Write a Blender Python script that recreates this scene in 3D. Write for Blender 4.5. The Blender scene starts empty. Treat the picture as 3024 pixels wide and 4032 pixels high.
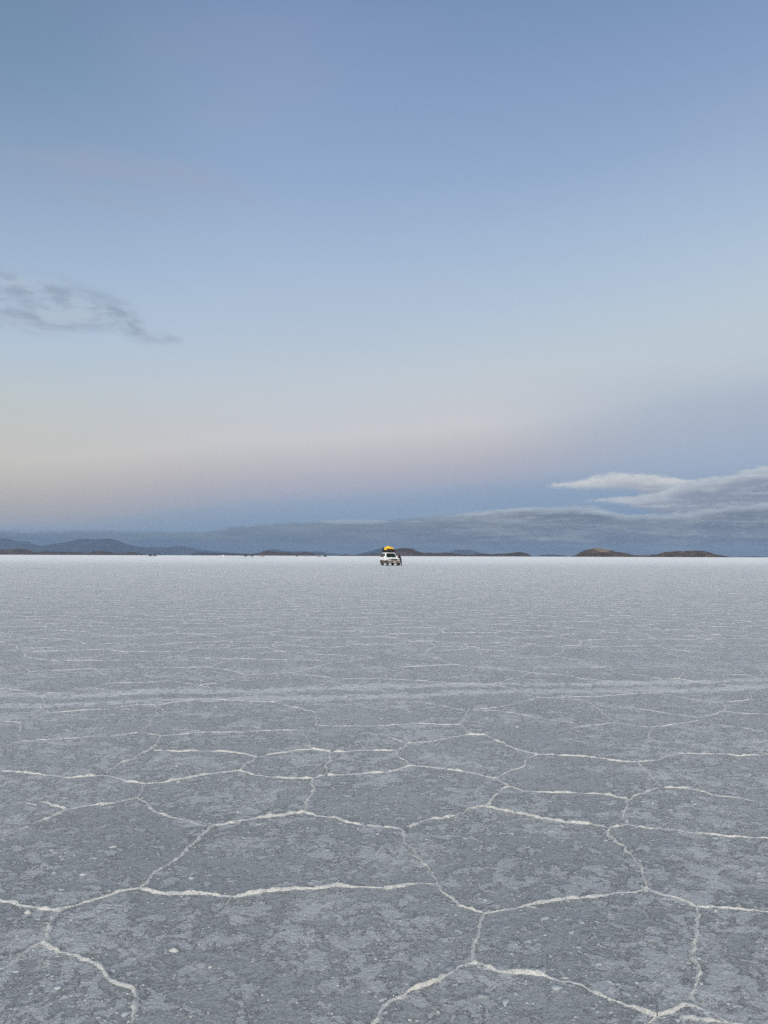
import bpy, bmesh, math, random
import numpy as np
from mathutils import Vector, Matrix, noise as mnoise
from mathutils.geometry import delaunay_2d_cdt
random.seed(7)
rng = np.random.default_rng(7)
R = math.radians
scene = bpy.context.scene
COL = scene.collection
F = 2912.0
CAM_H = 1.42
PITCH = math.atan((2189.2 - 2016) / F)
ROLL = R(0.2)

# ------------------------------------------------------------ camera
cam_d = bpy.data.cameras.new('camera')
cam = bpy.data.objects.new('camera', cam_d)
COL.objects.link(cam)
cam.location = (0, 0, CAM_H)
CR = Matrix.Rotation(math.pi / 2 + PITCH, 3, 'X') @ Matrix.Rotation(ROLL, 3, 'Z')
cam.rotation_euler = CR.to_euler()
cam_d.sensor_fit = 'VERTICAL'
cam_d.sensor_height = 36.0
cam_d.lens = 36.0 * F / 4032
cam_d.clip_start = 0.05
cam_d.clip_end = 300000
scene.camera = cam


def ray(px, py):
    return (CR @ Vector(((px - 1512) / F, (2016 - py) / F, -1))).normalized()


def azel(px, py):
    d = ray(px, py)
    return math.degrees(math.atan2(d.x, d.y)), math.degrees(math.asin(d.z))


def gpt(px, py):
    """point of the flat salt seen at a picture position"""
    d = ray(px, py)
    t = CAM_H / -d.z
    return (d.x * t, d.y * t)


def yh(x):
    return float(np.interp(x, [0, 760, 1500, 2260, 3024], [2185.8, 2186.6, 2187.8, 2192, 2198]))


# ------------------------------------------------------------ objects
def tag(o, label=None, cat=None, group=None, kind=None):
    if label: o['label'] = label
    if cat: o['category'] = cat
    if group: o['group'] = group
    if kind: o['kind'] = kind
    return o


def link(name, me, mat, parent=None):
    o = bpy.data.objects.new(name, me)
    COL.objects.link(o)
    if mat is not None:
        for m in (mat if isinstance(mat, (list, tuple)) else [mat]):
            me.materials.append(m)
    if parent is not None: o.parent = parent
    return o


def empty(name, loc=(0, 0, 0), rz=0):
    o = bpy.data.objects.new(name, None)
    o.empty_display_size = 0.2
    COL.objects.link(o)
    o.location = loc
    o.rotation_euler = (0, 0, rz)
    return o


def np_mesh(name, verts, quads=None, tris=None, smooth=False):
    me = bpy.data.meshes.new(name)
    verts = np.asarray(verts, dtype=np.float32)
    nq = 0 if quads is None else len(quads)
    nt = 0 if tris is None else len(tris)
    loops = []
    if nq: loops.append(np.asarray(quads, dtype=np.int32).ravel())
    if nt: loops.append(np.asarray(tris, dtype=np.int32).ravel())
    loops = np.concatenate(loops)
    me.vertices.add(len(verts)); me.vertices.foreach_set('co', verts.ravel())
    me.loops.add(len(loops)); me.loops.foreach_set('vertex_index', loops)
    me.polygons.add(nq + nt)
    starts = np.concatenate([np.arange(nq) * 4, nq * 4 + np.arange(nt) * 3]).astype(np.int32)
    me.polygons.foreach_set('loop_start', starts)
    me.update(calc_edges=True)
    me.validate()
    if smooth: me.polygons.foreach_set('use_smooth', [True] * len(me.polygons))
    return me


def bm_mesh(name, bm, smooth=False):
    bmesh.ops.recalc_face_normals(bm, faces=bm.faces)
    me = bpy.data.meshes.new(name)
    bm.to_mesh(me); bm.free()
    if smooth: me.polygons.foreach_set('use_smooth', [True] * len(me.polygons))
    return me


# ------------------------------------------------------------ node helper
class S:
    """a tiny expression layer over shader math nodes"""
    def __init__(self, nt, sock): self.nt, self.s = nt, sock

    def _m(self, op, *a):
        n = self.nt.nodes.new('ShaderNodeMath'); n.operation = op
        for i, v in enumerate(a):
            if isinstance(v, S): self.nt.links.new(v.s, n.inputs[i])
            else: n.inputs[i].default_value = v
        return S(self.nt, n.outputs[0])

    def __add__(s, o): return s._m('ADD', s, o)
    def __radd__(s, o): return s._m('ADD', o, s)
    def __sub__(s, o): return s._m('SUBTRACT', s, o)
    def __rsub__(s, o): return s._m('SUBTRACT', o, s)
    def __mul__(s, o): return s._m('MULTIPLY', s, o)
    def __rmul__(s, o): return s._m('MULTIPLY', o, s)
    def __truediv__(s, o): return s._m('DIVIDE', s, o)
    def mx(s, o): return s._m('MAXIMUM', s, o)
    def mn(s, o): return s._m('MINIMUM', s, o)
    def pw(s, o): return s._m('POWER', s, o)
    def ab(s): return s._m('ABSOLUTE', s)

    def ss(s, a, b, lo=0.0, hi=1.0):
        n = s.nt.nodes.new('ShaderNodeMapRange'); n.interpolation_type = 'SMOOTHSTEP'
        s.nt.links.new(s.s, n.inputs[0])
        for i, v in zip((1, 2, 3, 4), (a, b, lo, hi)): n.inputs[i].default_value = v
        return S(s.nt, n.outputs[0])

    def curve(s, pts, x0, x1, y0, y1):
        """piecewise smooth function through pts; s in data units"""
        t = ((s - x0) / (x1 - x0))
        n = s.nt.nodes.new('ShaderNodeFloatCurve')
        c = n.mapping.curves[0]
        P = [((x - x0) / (x1 - x0), (y - y0) / (y1 - y0)) for x, y in pts]
        P = sorted(P)
        c.points[0].location = P[0]; c.points[1].location = P[-1]
        for p in P[1:-1]: c.points.new(*p)
        for p in c.points: p.handle_type = 'AUTO_CLAMPED'
        n.mapping.extend = 'HORIZONTAL'
        n.mapping.update()
        s.nt.links.new(t.s, n.inputs['Value'])
        return S(s.nt, n.outputs[0]) * (y1 - y0) + y0


def vec(nt, x, y, z=0.0):
    n = nt.nodes.new('ShaderNodeCombineXYZ')
    for i, v in enumerate((x, y, z)):
        if isinstance(v, S): nt.links.new(v.s, n.inputs[i])
        else: n.inputs[i].default_value = v
    return S(nt, n.outputs[0])


def noise(nt, v, scale, detail=4, rough=0.5, dist=0.0, dim='3D'):
    n = nt.nodes.new('ShaderNodeTexNoise'); n.noise_dimensions = dim
    nt.links.new(v.s, n.inputs['Vector'])
    n.inputs['Scale'].default_value = scale
    n.inputs['Detail'].default_value = detail
    n.inputs['Roughness'].default_value = rough
    n.inputs['Distortion'].default_value = dist
    return S(nt, n.outputs[0])


def mixc(nt, f, a, b, blend='MIX'):
    n = nt.nodes.new('ShaderNodeMix'); n.data_type = 'RGBA'; n.blend_type = blend
    for sock, v in ((n.inputs[0], f), (n.inputs[6], a), (n.inputs[7], b)):
        if isinstance(v, S): nt.links.new(v.s, sock)
        elif isinstance(v, (int, float)): sock.default_value = v
        else: sock.default_value = (*v, 1)
    return S(nt, n.outputs[2])


def lin(c):
    return tuple(((v / 255) / 12.92 if v / 255 <= 0.04045 else ((v / 255 + 0.055) / 1.055) ** 2.4) for v in c)


def ramp(nt, f, stops):
    n = nt.nodes.new('ShaderNodeValToRGB')
    cr = n.color_ramp
    cr.elements[0].position = stops[0][0]; cr.elements[0].color = (*stops[0][1], 1)
    cr.elements[1].position = stops[-1][0]; cr.elements[1].color = (*stops[-1][1], 1)
    for p, c in stops[1:-1]:
        e = cr.elements.new(p); e.color = (*c, 1)
    nt.links.new(f.s, n.inputs[0])
    return S(nt, n.outputs[0])


def new_mat(name):
    m = bpy.data.materials.new(name); m.use_nodes = True
    nt = m.node_tree
    b = nt.nodes['Principled BSDF']
    tc = nt.nodes.new('ShaderNodeTexCoord')
    return m, nt, b, S(nt, tc.outputs['Object'])


def simple(name, rgb, rough=0.5, metal=0.0, var=0.12, scale=8.0, bump=0.0, spec=0.5):
    m, nt, b, P = new_mat(name)
    n = noise(nt, P, scale, 5, 0.6)
    c = mixc(nt, n.ss(0.3, 0.7), tuple(v * (1 - var) for v in rgb), tuple(min(1, v * (1 + var)) for v in rgb))
    nt.links.new(c.s, b.inputs['Base Color'])
    b.inputs['Roughness'].default_value = rough
    b.inputs['Metallic'].default_value = metal
    b.inputs['Specular IOR Level'].default_value = spec
    if bump:
        bn = nt.nodes.new('ShaderNodeBump'); bn.inputs['Strength'].default_value = 1
        bn.inputs['Distance'].default_value = bump
        nt.links.new(n.s, bn.inputs['Height']); nt.links.new(bn.outputs[0], b.inputs['Normal'])
    return m


# ------------------------------------------------------------ sky
def build_world():
    w = bpy.data.worlds.new('World'); scene.world = w
    w.use_nodes = True
    nt = w.node_tree
    bg = nt.nodes['Background']
    tc = nt.nodes.new('ShaderNodeTexCoord')
    sp = nt.nodes.new('ShaderNodeSeparateXYZ'); nt.links.new(tc.outputs['Generated'], sp.inputs[0])
    x, y, z = (S(nt, sp.outputs[i]) for i in range(3))
    az = x._m('ARCTAN2', x, y) * 57.29578
    el = z._m('ARCSINE', z) * 57.29578

    # clear air: the pink belt and the blue shadow band under it, which stands higher towards the right
    shift = az.curve([(-50, -3.2), (-27, -2.9), (-12, -1.0), (0, 0.0), (10, 0.9), (18, 1.9), (27, 3.0), (50, 4.5)], -50, 50, -10, 10)
    e2 = el - shift * el.ss(14, 34, 1, 0)
    stops = [(0.0, (130, 154, 182)), (2.6, (140, 163, 190)), (3.6, (143, 165, 191)), (4.5, (153, 169, 192)), (5.4, (170, 176, 193)),
             (6.4, (180, 181, 193)), (7.6, (191, 191, 197)), (9.4, (203, 204, 208)), (13.5, (194, 204, 213)),
             (17.6, (180, 198, 216)), (22.5, (165, 187, 213)), (27.8, (147, 171, 204)), (38.2, (118, 144, 183)),
             (60, (92, 118, 160)), (90, (80, 105, 148))]
    col = ramp(nt, e2 / 90.0, [(e / 90.0, lin(c)) for e, c in stops])
    # warmer to the left low down, bluer to the right
    warm = az.ss(-4, -30) * el.ss(1.0, 3.0) * el.ss(16, 8)
    col = mixc(nt, warm, col, mixc(nt, 1.0, col, (1.0, 0.965, 0.86), 'MULTIPLY'))
    cool = az.ss(5, 30) * el.ss(22, 10) * el.ss(5, 9)
    col = mixc(nt, cool, col, mixc(nt, 1.0, col, (0.88, 0.99, 1.03), 'MULTIPLY'))
    col = mixc(nt, az.ss(6, 24) * el.ss(4.0, 7.0) * el.ss(15, 10) * 0.65, col, lin((168, 183, 204)))
    vfade = noise(nt, vec(nt, az * 0.03, el * 0.09, 3.0), 1.0, 3, 0.5)
    col = mixc(nt, vfade.ss(0.45, 0.75) * 0.10, col, lin((186, 186, 200)))

    def C(pts): return [azel(*p) for p in pts]

    col = mixc(nt, az.ss(-6, -34) * el.ss(15, 34), col, mixc(nt, 1.0, col, (0.72, 0.79, 0.77), 'MULTIPLY'))
    a0, e0 = azel(520, 720)
    qx, qy = (az - a0) / 12.0, (el - e0) / 2.6
    sm = (qx * qx + qy * qy).ss(1.0, 0.0) * noise(nt, vec(nt, az * 0.12, el * 0.5, 11.0), 1.0, 5, 0.6).ss(0.35, 0.65)
    col = mixc(nt, sm * 0.48, col, lin((160, 166, 187)))
    # wisps high on the left
    top = az.curve(C([(-900, 880), (-300, 960), (0, 1030), (200, 1050), (330, 1105), (480, 1155), (560, 1215), (600, 1285), (690, 1290), (740, 1345), (800, 1400)]), -50, 50, 0, 50)
    bot = az.curve(C([(-900, 1330), (-300, 1330), (0, 1320), (250, 1335), (320, 1320), (450, 1320), (560, 1365), (700, 1365), (740, 1350), (800, 1340)]), -50, 50, 0, 50)
    wv = vec(nt, az * 0.45 + el * 0.10, el * 1.0 + az * 0.12, 7.3)
    wn = noise(nt, wv, 1.05, 10, 0.66, 0.2)
    wm = (top - el).ss(-0.1, 1.3) * (el - bot).ss(-0.2, 1.0) * wn.ss(0.30, 0.60)
    wd = noise(nt, vec(nt, az * 0.22, el * 0.8, 1.3), 1.3, 6, 0.55)
    wc = mixc(nt, wd.ss(0.35, 0.6), lin((178, 192, 206)), lin((143, 157, 176)))
    col = mixc(nt, wm * 0.72, col, wc)

    # streaked cloud bank along the horizon and two banks over it on the right
    stv = vec(nt, az * 0.16, el * 1.15, 0.0)
    st = noise(nt, stv, 1.0, 7, 0.58, 0.15)
    st2 = noise(nt, vec(nt, az * 0.30, el * 2.6, 9.0), 1.0, 6, 0.6, 0.25)
    puff = noise(nt, vec(nt, az * 0.9, el * 2.2, 4.0), 1.0, 6, 0.62)
    puff2 = noise(nt, vec(nt, az * 2.1, el * 4.2, 2.0), 1.0, 9, 0.72)
    edge = (puff - 0.5) * 0.55 + (st - 0.5) * 0.30 + (puff2 - 0.5) * 0.50
    rim = az.ss(1, 8)

    def layer(col, tp, bt, soft_t, soft_b, thick, dark, light, k=1.0, ek=1.0):
        t = az.curve(C(tp), -50, 50, 0, 20)
        ed = t + edge * ek - el
        m = ed.ss(0.0, soft_t)
        if bt is not None:
            b = az.curve(C(bt), -50, 50, 0, 20)
            m = m * (el - b + edge * (0.6 * ek)).ss(0.0, soft_b)
        shade = ed.ss(0.02, thick) - (st2.ss(0.50, 0.70) * 0.42) - (st.ss(0.50, 0.72) * 0.35) - (puff2.ss(0.48, 0.70) * 0.30)
        c = mixc(nt, shade.mx(0.0).mn(1.0), light, dark)
        return mixc(nt, m * k, col, c)

    A = [(-900, 2085), (-300, 2084), (0, 2082), (160, 2088), (275, 2081), (500, 2085), (760, 2090), (860, 2078), (906, 2069), (1035, 2061),
         (1264, 2048), (1520, 2044), (1700, 2026), (1823, 2014), (1968, 2001), (2060, 1992), (2300, 1989), (2500, 2020), (2620, 2018), (2900, 1985), (3024, 1975), (3600, 1950)]
    B = [(2150, 2010), (2240, 1974), (2400, 1955), (2525, 1943), (2640, 1915), (2740, 1880), (2858, 1867), (2888, 1855), (3024, 1828), (3200, 1815), (3600, 1790)]
    Bb = [(2200, 1970), (2290, 1980), (2400, 1985), (2520, 2012), (2620, 2035), (2900, 2060), (3024, 2060), (3600, 2060)]
    Cc = [(2060, 1960), (2130, 1922), (2200, 1895), (2300, 1878), (2426, 1858), (2568, 1858), (2654, 1870), (2760, 1885), (2900, 1950)]
    Cb = [(2060, 1925), (2190, 1930), (2370, 1938), (2480, 1940), (2560, 1962), (2760, 1975), (2900, 1960)]
    dk, lt = lin((116, 130, 153)), lin((188, 196, 205))
    col = layer(col, Cc, Cb, 0.42, 0.5, 1.5, lin((158, 167, 181)), lin((208, 211, 214)), 1.0, 1.5)
    col = layer(col, B, Bb, 0.25, 0.4, 1.3, lin((140, 151, 170)), lin((190, 197, 206)), 0.95, 1.4)
    col = layer(col, A, None, 0.28, 0.5, 0.75, mixc(nt, st.ss(0.35, 0.65), lin((116, 128, 146)), lin((138, 148, 160))), mixc(nt, rim, lin((130, 146, 160)), lin((178, 188, 199))), 0.95)
    for tp, dyb in (([(1150, 2066), (1264, 2050), (1360, 2044), (1450, 2044), (1520, 2049), (1620, 2066)], 9), ([(1500, 2064), (1560, 2051), (1640, 2048), (1705, 2052), (1760, 2066)], 7)):
        col = layer(col, tp, [(x, 2 * (2044 + dyb) - y + 4) for x, y in tp], 0.08, 0.12, 1.5, lin((165, 178, 190)), lin((172, 184, 195)), 0.55, 0.3)
    base = el.ss(2.0, 0.2)
    col = mixc(nt, base * (0.50 + az.ss(2, -10) * 0.35), col, lin((102, 121, 146)))

    # the afterglow of the set sun behind the camera
    back = (y * -1.0).ss(-0.25, 0.9)
    glow = ramp(nt, el / 90.0, [(0.0, (3.3, 2.9, 2.4)), (0.12, (3.2, 2.95, 2.55)), (0.33, (3.3, 3.2, 2.95)), (0.66, (1.6, 1.62, 1.65)), (1.0, (0.50, 0.56, 0.68))])
    col = mixc(nt, back, col, glow)
    nt.links.new(col.s, bg.inputs[0])
    bg.inputs[1].default_value = 1.0


build_world()

sun_d = bpy.data.lights.new('sun', 'SUN')
sun_d.energy = 1.0; sun_d.angle = R(20); sun_d.color = (1.0, 0.95, 0.90)
sun = bpy.data.objects.new('sun', sun_d); COL.objects.link(sun)
sa, se = R(200), R(5)   # low in the sky behind the camera
sv = Vector((math.sin(sa) * math.cos(se), math.cos(sa) * math.cos(se), math.sin(se)))
sun.rotation_euler = sv.to_track_quat('Z', 'Y').to_euler()

# ------------------------------------------------------------ materials
def salt_ground():
    m, nt, b, P = new_mat('salt_crust')
    sp = nt.nodes.new('ShaderNodeSeparateXYZ'); nt.links.new(P.s, sp.inputs[0])
    X, Y = S(nt, sp.outputs[0]), S(nt, sp.outputs[1])
    big = noise(nt, P, 0.55, 4, 0.55)
    big2 = noise(nt, P, 0.035, 3, 0.5)
    zone = noise(nt, P, 1.3, 3, 0.55)
    grain = noise(nt, P, 95, 4, 0.7)
    pits = noise(nt, P, 42, 5, 0.66, 0.4)
    # a band of crushed paler salt left by wheels, crossing in front of the camera
    (ax, ay), (bx, by) = gpt(0, 2752), gpt(3024, 2690)
    L = math.hypot(bx - ax, by - ay); ux, uy = (bx - ax) / L, (by - ay) / L
    d = (X - ax) * (-uy) + (Y - ay) * ux
    wob = noise(nt, P, 0.5, 3, 0.5)
    d = d + (wob - 0.5) * 0.9
    fine = noise(nt, P, 3.5, 5, 0.6)
    band = ((d.ab() - 0.24).ab() + (fine - 0.5) * 0.25).ss(0.20, 0.04)
    band2 = ((d - 1.55).ab() - 0.10).ss(0.25, 0.0)
    fl = noise(nt, P, 8.0, 10, 0.74, 0.35)
    flk = (fl + zone * 0.42 + band * 0.12 + band2 * 0.05).ss(0.715, 0.735)
    fl2 = noise(nt, P, 15, 8, 0.70, 0.3)
    flk2 = (fl2 + zone * 0.30).ss(0.735, 0.755)
    chip = noise(nt, P, 24, 3, 0.5)
    chips = (chip + flk * 0.05).ss(0.685, 0.705)
    dark = (0.228, 0.247, 0.262)
    mid = (0.300, 0.321, 0.335)
    c = mixc(nt, big.ss(0.3, 0.7), dark, mid)
    rust = noise(nt, P, 0.9, 4, 0.6)
    c = mixc(nt, rust.ss(0.55, 0.70) * 0.45, c, (0.225, 0.212, 0.213))
    streak = noise(nt, P, 0.22, 5, 0.6)
    # grazing-angle brightening of the far salt, painted in as whiter colour with distance
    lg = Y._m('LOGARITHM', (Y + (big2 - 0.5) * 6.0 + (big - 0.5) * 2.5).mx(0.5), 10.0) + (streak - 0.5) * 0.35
    graze_lift = lg.curve([(0.0, 0.0), (0.35, 0.0), (0.7, 0.10), (1.0, 0.20), (1.5, 0.36), (2.0, 0.60), (2.5, 0.95), (3.2, 1.0), (5, 1.0)], 0, 5, 0, 1)
    c = mixc(nt, graze_lift, c, (0.87, 0.885, 0.88))
    spk = 1.0 - graze_lift * 0.45
    c = mixc(nt, pits.ss(0.52, 0.38) * 0.50 * spk, c, (0.15, 0.164, 0.178))
    c = mixc(nt, grain.ss(0.46, 0.66) * 0.55 * spk, c, (0.34, 0.37, 0.39))
    fl3 = noise(nt, P, 30, 6, 0.75, 0.6)
    c = mixc(nt, (fl3 + zone * 0.10).ss(0.575, 0.60) * 0.40 * spk, c, (0.32, 0.35, 0.37))
    c = mixc(nt, flk * 0.72 * spk, c, mixc(nt, graze_lift, (0.40, 0.425, 0.445), (0.68, 0.70, 0.70)))
    c = mixc(nt, flk2 * 0.65 * spk, c, mixc(nt, graze_lift, (0.50, 0.525, 0.535), (0.76, 0.78, 0.78)))
    c = mixc(nt, grain.ss(0.50, 0.34) * 0.35 * spk, c, (0.165, 0.182, 0.197))
    lump_ = noise(nt, P, 12.5, 4, 0.55, 0.3)
    c = mixc(nt, (lump_ + zone * 0.14).ss(0.705, 0.72) * 0.65 * spk, c, (0.46, 0.48, 0.485))
    big_patch = noise(nt, P, 2.2, 8, 0.68, 0.4)
    c = mixc(nt, (big_patch + zone * 0.3).ss(0.71, 0.74) * 0.42, c, mixc(nt, graze_lift, (0.46, 0.485, 0.50), (0.75, 0.77, 0.77)))
    patchy = noise(nt, P, 0.8, 4, 0.6).ss(0.38, 0.6)
    c = mixc(nt, band * (0.22 + fl.ss(0.45, 0.50) * (0.28 + patchy * 0.55)), c, (0.52, 0.54, 0.55))
    c = mixc(nt, band2 * fl.ss(0.45, 0.55) * 0.5, c, (0.40, 0.43, 0.445))
    c = mixc(nt, chips * 0.60 * spk, c, (0.48, 0.50, 0.50))
    nt.links.new(c.s, b.inputs['Base Color'])
    b.inputs['Roughness'].default_value = 0.62
    b.inputs['Specular IOR Level'].default_value = 0.5
    h = fl * 0.014 + flk * 0.008 + flk2 * 0.005 + pits * 0.013 + grain * 0.004 + chips * 0.006 + lump_ * 0.012
    bn = nt.nodes.new('ShaderNodeBump'); bn.inputs['Strength'].default_value = 1.0
    bn.inputs['Distance'].default_value = 1.0
    nt.links.new(h.s, bn.inputs['Height']); nt.links.new(bn.outputs[0], b.inputs['Normal'])
    return m


def salt_white():
    m, nt, b, P = new_mat('salt_ridge_crust')
    n = noise(nt, P, 9, 5, 0.6)
    g = noise(nt, P, 110, 4, 0.7)
    sp = nt.nodes.new('ShaderNodeSeparateXYZ'); nt.links.new(P.s, sp.inputs[0])
    graze_lift = S(nt, sp.outputs[1]).mx(0.5)._m('LOGARITHM', S(nt, sp.outputs[1]).mx(0.5), 10.0).ss(0.55, 1.35)
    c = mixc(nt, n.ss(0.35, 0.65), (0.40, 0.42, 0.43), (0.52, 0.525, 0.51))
    c = mixc(nt, graze_lift, c, (0.62, 0.635, 0.635))  # ridges whitened outwards too, following the grazing brightening painted on the plates
    c = mixc(nt, g.ss(0.60, 0.35) * 0.6, c, (0.22, 0.235, 0.245))
    t = noise(nt, P, 3.1, 3, 0.5)
    c = mixc(nt, t.ss(0.64, 0.76) * 0.45, c, (0.46, 0.40, 0.33))
    nt.links.new(c.s, b.inputs['Base Color'])
    b.inputs['Roughness'].default_value = 0.7
    bn = nt.nodes.new('ShaderNodeBump'); bn.inputs['Distance'].default_value = 0.004
    nt.links.new(g.s, bn.inputs['Height']); nt.links.new(bn.outputs[0], b.inputs['Normal'])
    return m


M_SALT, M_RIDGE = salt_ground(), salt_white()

# ------------------------------------------------------------ ground sheet (rings growing outwards to the horizon)
def build_ground():
    NA = 192
    rad = [0.0]
    r = 0.35
    while r < 62000:
        rad.append(r); r *= 1.10
    V = [(0, 3, 0)]
    for r in rad[1:]:
        a = np.arange(NA) / NA * 2 * np.pi
        V += list(zip(r * np.cos(a), 3 + r * np.sin(a), np.zeros(NA)))
    Q = []
    for i in range(len(rad) - 2):
        o0, o1 = 1 + i * NA, 1 + (i + 1) * NA
        for k in range(NA):
            k2 = (k + 1) % NA
            Q.append((o0 + k, o1 + k, o1 + k2, o0 + k2))
    T = [(0, 1 + k, 1 + (k + 1) % NA) for k in range(NA)]
    me = np_mesh('ground', V, Q, T)
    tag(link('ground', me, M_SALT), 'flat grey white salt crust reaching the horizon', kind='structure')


build_ground()

# ------------------------------------------------------------ ridges between the salt plates
BL = ((0, 3106), """0,210 60,185 150,145 290,90 350,75 450,65 590,40|590,40 640,65 690,100 760,125 830,145 870,158 915,160
915,160 985,148 1080,132 1200,115 1315,100|915,160 870,205 830,240 790,272 740,315 700,350 655,382 600,430
600,430 530,440 450,465 350,495 262,522|-250,470 -100,482 0,487 50,492 110,500 180,512 262,522|262,522 240,560 215,600 205,640 190,665
190,665 120,690 60,735 0,775 -90,830 -180,900|190,665 240,690 300,705 350,740 430,765 490,815 550,860 565,890 560,950 555,1016 575,1090 560,1200
600,430 680,447 780,455 860,460 1000,462 1080,447 1200,440 1330,430 1450,422 1560,427 1659,428|1000,465 965,515 962,560
1315,100 1330,70 1340,40 1358,-5|1315,100 1370,115 1440,125 1540,150 1600,160 1659,165|50,55 160,70|180,55 290,88""")
BR = ((1512, 3106), """0,165 80,175|80,175 100,220 130,270 130,290 190,330 220,370 232,410|232,410 250,440 300,475 360,510 430,535
105,168 180,140 260,125 340,95 430,75|430,75 460,55 490,15 510,0 545,-10|430,75 500,90 560,102 660,125 760,142 880,155 975,168|975,168 1050,153
1050,153 1048,100 1052,50 1100,20 1185,-5|1050,153 1150,172 1250,180 1330,192 1500,205 1659,217 1800,225|975,168 975,200 1020,245 1060,290 1100,340 1130,390 1135,430
1135,430 1060,448 960,462 880,470 800,478 700,495 600,515 520,525 430,540|1135,430 1200,460 1290,485 1350,510
1350,510 1440,508 1560,518 1659,530 1850,545|1350,510 1345,580 1350,650 1335,740 1350,830 1340,890 1355,945|430,540 405,585 398,630 390,690 388,750
388,750 330,770 280,800 220,840 120,880 60,920 20,960 0,985 -30,1016 -60,1080 -40,1180|388,750 470,770 560,798 660,812 760,830 860,855 940,890 1040,925 1110,955 1180,985
1180,980 1250,965 1340,952 1400,970 1480,1000 1550,1040 1700,1090|1180,985 1140,1016 1100,1090|232,410 150,410 60,422 0,430
545,-10 600,5 700,15 830,20 940,20 1052,45|1210,-6 1310,-4 1380,10 1450,30 1540,38 1600,55 1659,65""")
TL = ((0, 2180), """-150,930 0,940 90,945 180,955 270,965 350,963 455,957|455,957 540,985 630,995|630,995 612,1020 590,1056|630,995 700,985 800,968 920,950 1030,937
455,957 500,920 560,888 640,850 665,830 695,787|695,787 660,780 600,770|600,770 640,740 650,715 685,690 675,655|600,772 480,785 300,798 200,803 85,810
85,810 80,770 95,745 80,728|80,728 130,715 200,690 215,687|80,728 0,727 -120,732|85,810 40,825 -20,835|215,687 180,660 185,630 245,602
245,602 180,598 100,592 25,585 -60,578|245,602 320,592 400,578 475,560|475,560 478,525 435,515 425,500 385,497 280,502 130,510 20,520 -80,530
385,495 400,462|400,462 520,460 680,460|475,560 600,556 740,550 860,568 940,560 1070,523|410,580 520,600 545,622 575,635 600,652|600,652 675,655
675,655 780,640 860,625 960,632 1080,640 1190,640|215,687 330,678 430,672 530,660 600,652|1190,640 1260,662 1320,675 1365,683 1362,740
1362,740 1440,745 1560,745 1659,745|695,787 860,773 1060,770 1160,765 1285,762 1320,790 1340,810 1345,843|1345,843 1430,858|1430,858 1540,852 1659,850
1345,845 1260,855 1180,865 1110,878|1110,878 1060,910 1030,937|1110,878 1060,863 960,853 860,855 740,850 665,850|1430,858 1415,890 1415,950 1355,970
1030,937 1090,955 1180,965 1260,972 1310,972 1355,972|1355,972 1352,1000 1358,1011|1415,958 1500,955 1659,945|860,568 900,575 925,605
1070,523 1000,505 905,490|1070,523 1160,520 1270,512|1270,512 1330,522 1435,538|1435,540 1400,560 1330,580 1270,605 1190,640|1435,540 1550,540 1659,540
905,490 760,492 610,490|905,490 960,470 1020,450 1110,428|1270,512 1340,495 1430,473|1430,473 1380,460 1280,460 1120,455 1020,454 900,450 800,447
610,490 640,468 780,440 790,422|790,422 880,396|1110,428 1240,422|1240,422 1390,437 1590,440 1595,450 1659,440|880,396 1060,395 1180,395
1190,380 1182,400 1185,415 1240,422|790,422 540,425 460,412|100,443 170,455 240,462 400,460|100,443 110,432 180,422 320,418 460,412|460,412 540,400 600,378
20,486 95,487 130,508|0,418 180,422|1430,473 1520,462 1595,450|-60,578 30,575 20,560""")
TR = ((1512, 2180), """0,630 60,637 140,638 230,655 300,668 365,675|365,675 345,705 330,738|330,738 240,738 150,733 60,738 0,745|330,738 360,770 445,785
440,783 360,782 260,800 180,812 100,820|0,780 40,795 100,820|100,820 50,850|50,850 80,885 115,915|50,850 0,850|115,915 60,935 0,945
115,915 180,920 260,930 350,942 430,960 485,970|485,970 540,945 600,915 620,890 665,867|485,970 520,990 545,1006|445,785 480,805 530,830 600,850 665,867
665,867 770,870 880,878 960,885 1010,895 1095,900|1095,900 1180,890 1270,862|1270,862 1200,830 1135,790 1150,750|1150,750 1060,738 1000,728
1000,728 960,700 920,670 905,650 860,632|860,632 780,630 700,622 655,620|655,620 600,600 550,580 500,572|500,572 420,562 300,560 150,548 60,545 0,540
60,545 35,535 80,510 85,490|85,490 220,483 290,478|290,478 250,455 160,438|290,478 400,490 520,498 640,515|640,515 560,535 480,560 490,568
650,628 560,650 480,665 380,675|380,675 500,680 640,702 700,715 820,730|790,770 830,745 920,740 1000,730|1150,750 1240,740 1350,722
1350,722 1440,740 1560,755 1659,775 1750,790|1350,722 1345,705 1230,690 1100,672 930,655|1350,710 1410,695 1470,680|1470,680 1460,650 1440,640 1330,630 1195,602
1470,680 1560,690 1659,695 1750,700|1195,602 1080,605 940,615 700,622|1195,602 1150,560 1200,540|1200,540 1270,540 1400,560 1580,580|1580,580 1590,630 1480,642
1270,862 1360,865 1460,865 1540,872 1659,870 1760,872|1095,900 1140,940 1165,980 1200,1008|640,515 760,522 860,540 960,550 1150,560|620,450 635,480 650,490 640,515
745,445 840,458 890,480 950,490 1000,515 1100,525 1200,540|160,438 220,400|220,400 200,380 0,375|220,400 380,404 410,405|410,405 530,395|410,405 400,425 440,440 620,450|620,450 745,445
745,445 740,440 790,410 840,400 850,375|530,395 700,400 840,404|1580,820 1610,845 1640,862 1670,870|1580,580 1659,578|85,490 0,465|650,490 840,490 950,492|1610,480 1640,525|1200,480 1400,520 1640,525
1270,540 1300,500|960,400 1130,448 1150,455|1580,820 1659,800""")

CRACK_T = 11.2          # traced plates end about here; beyond them the pattern is grown


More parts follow.
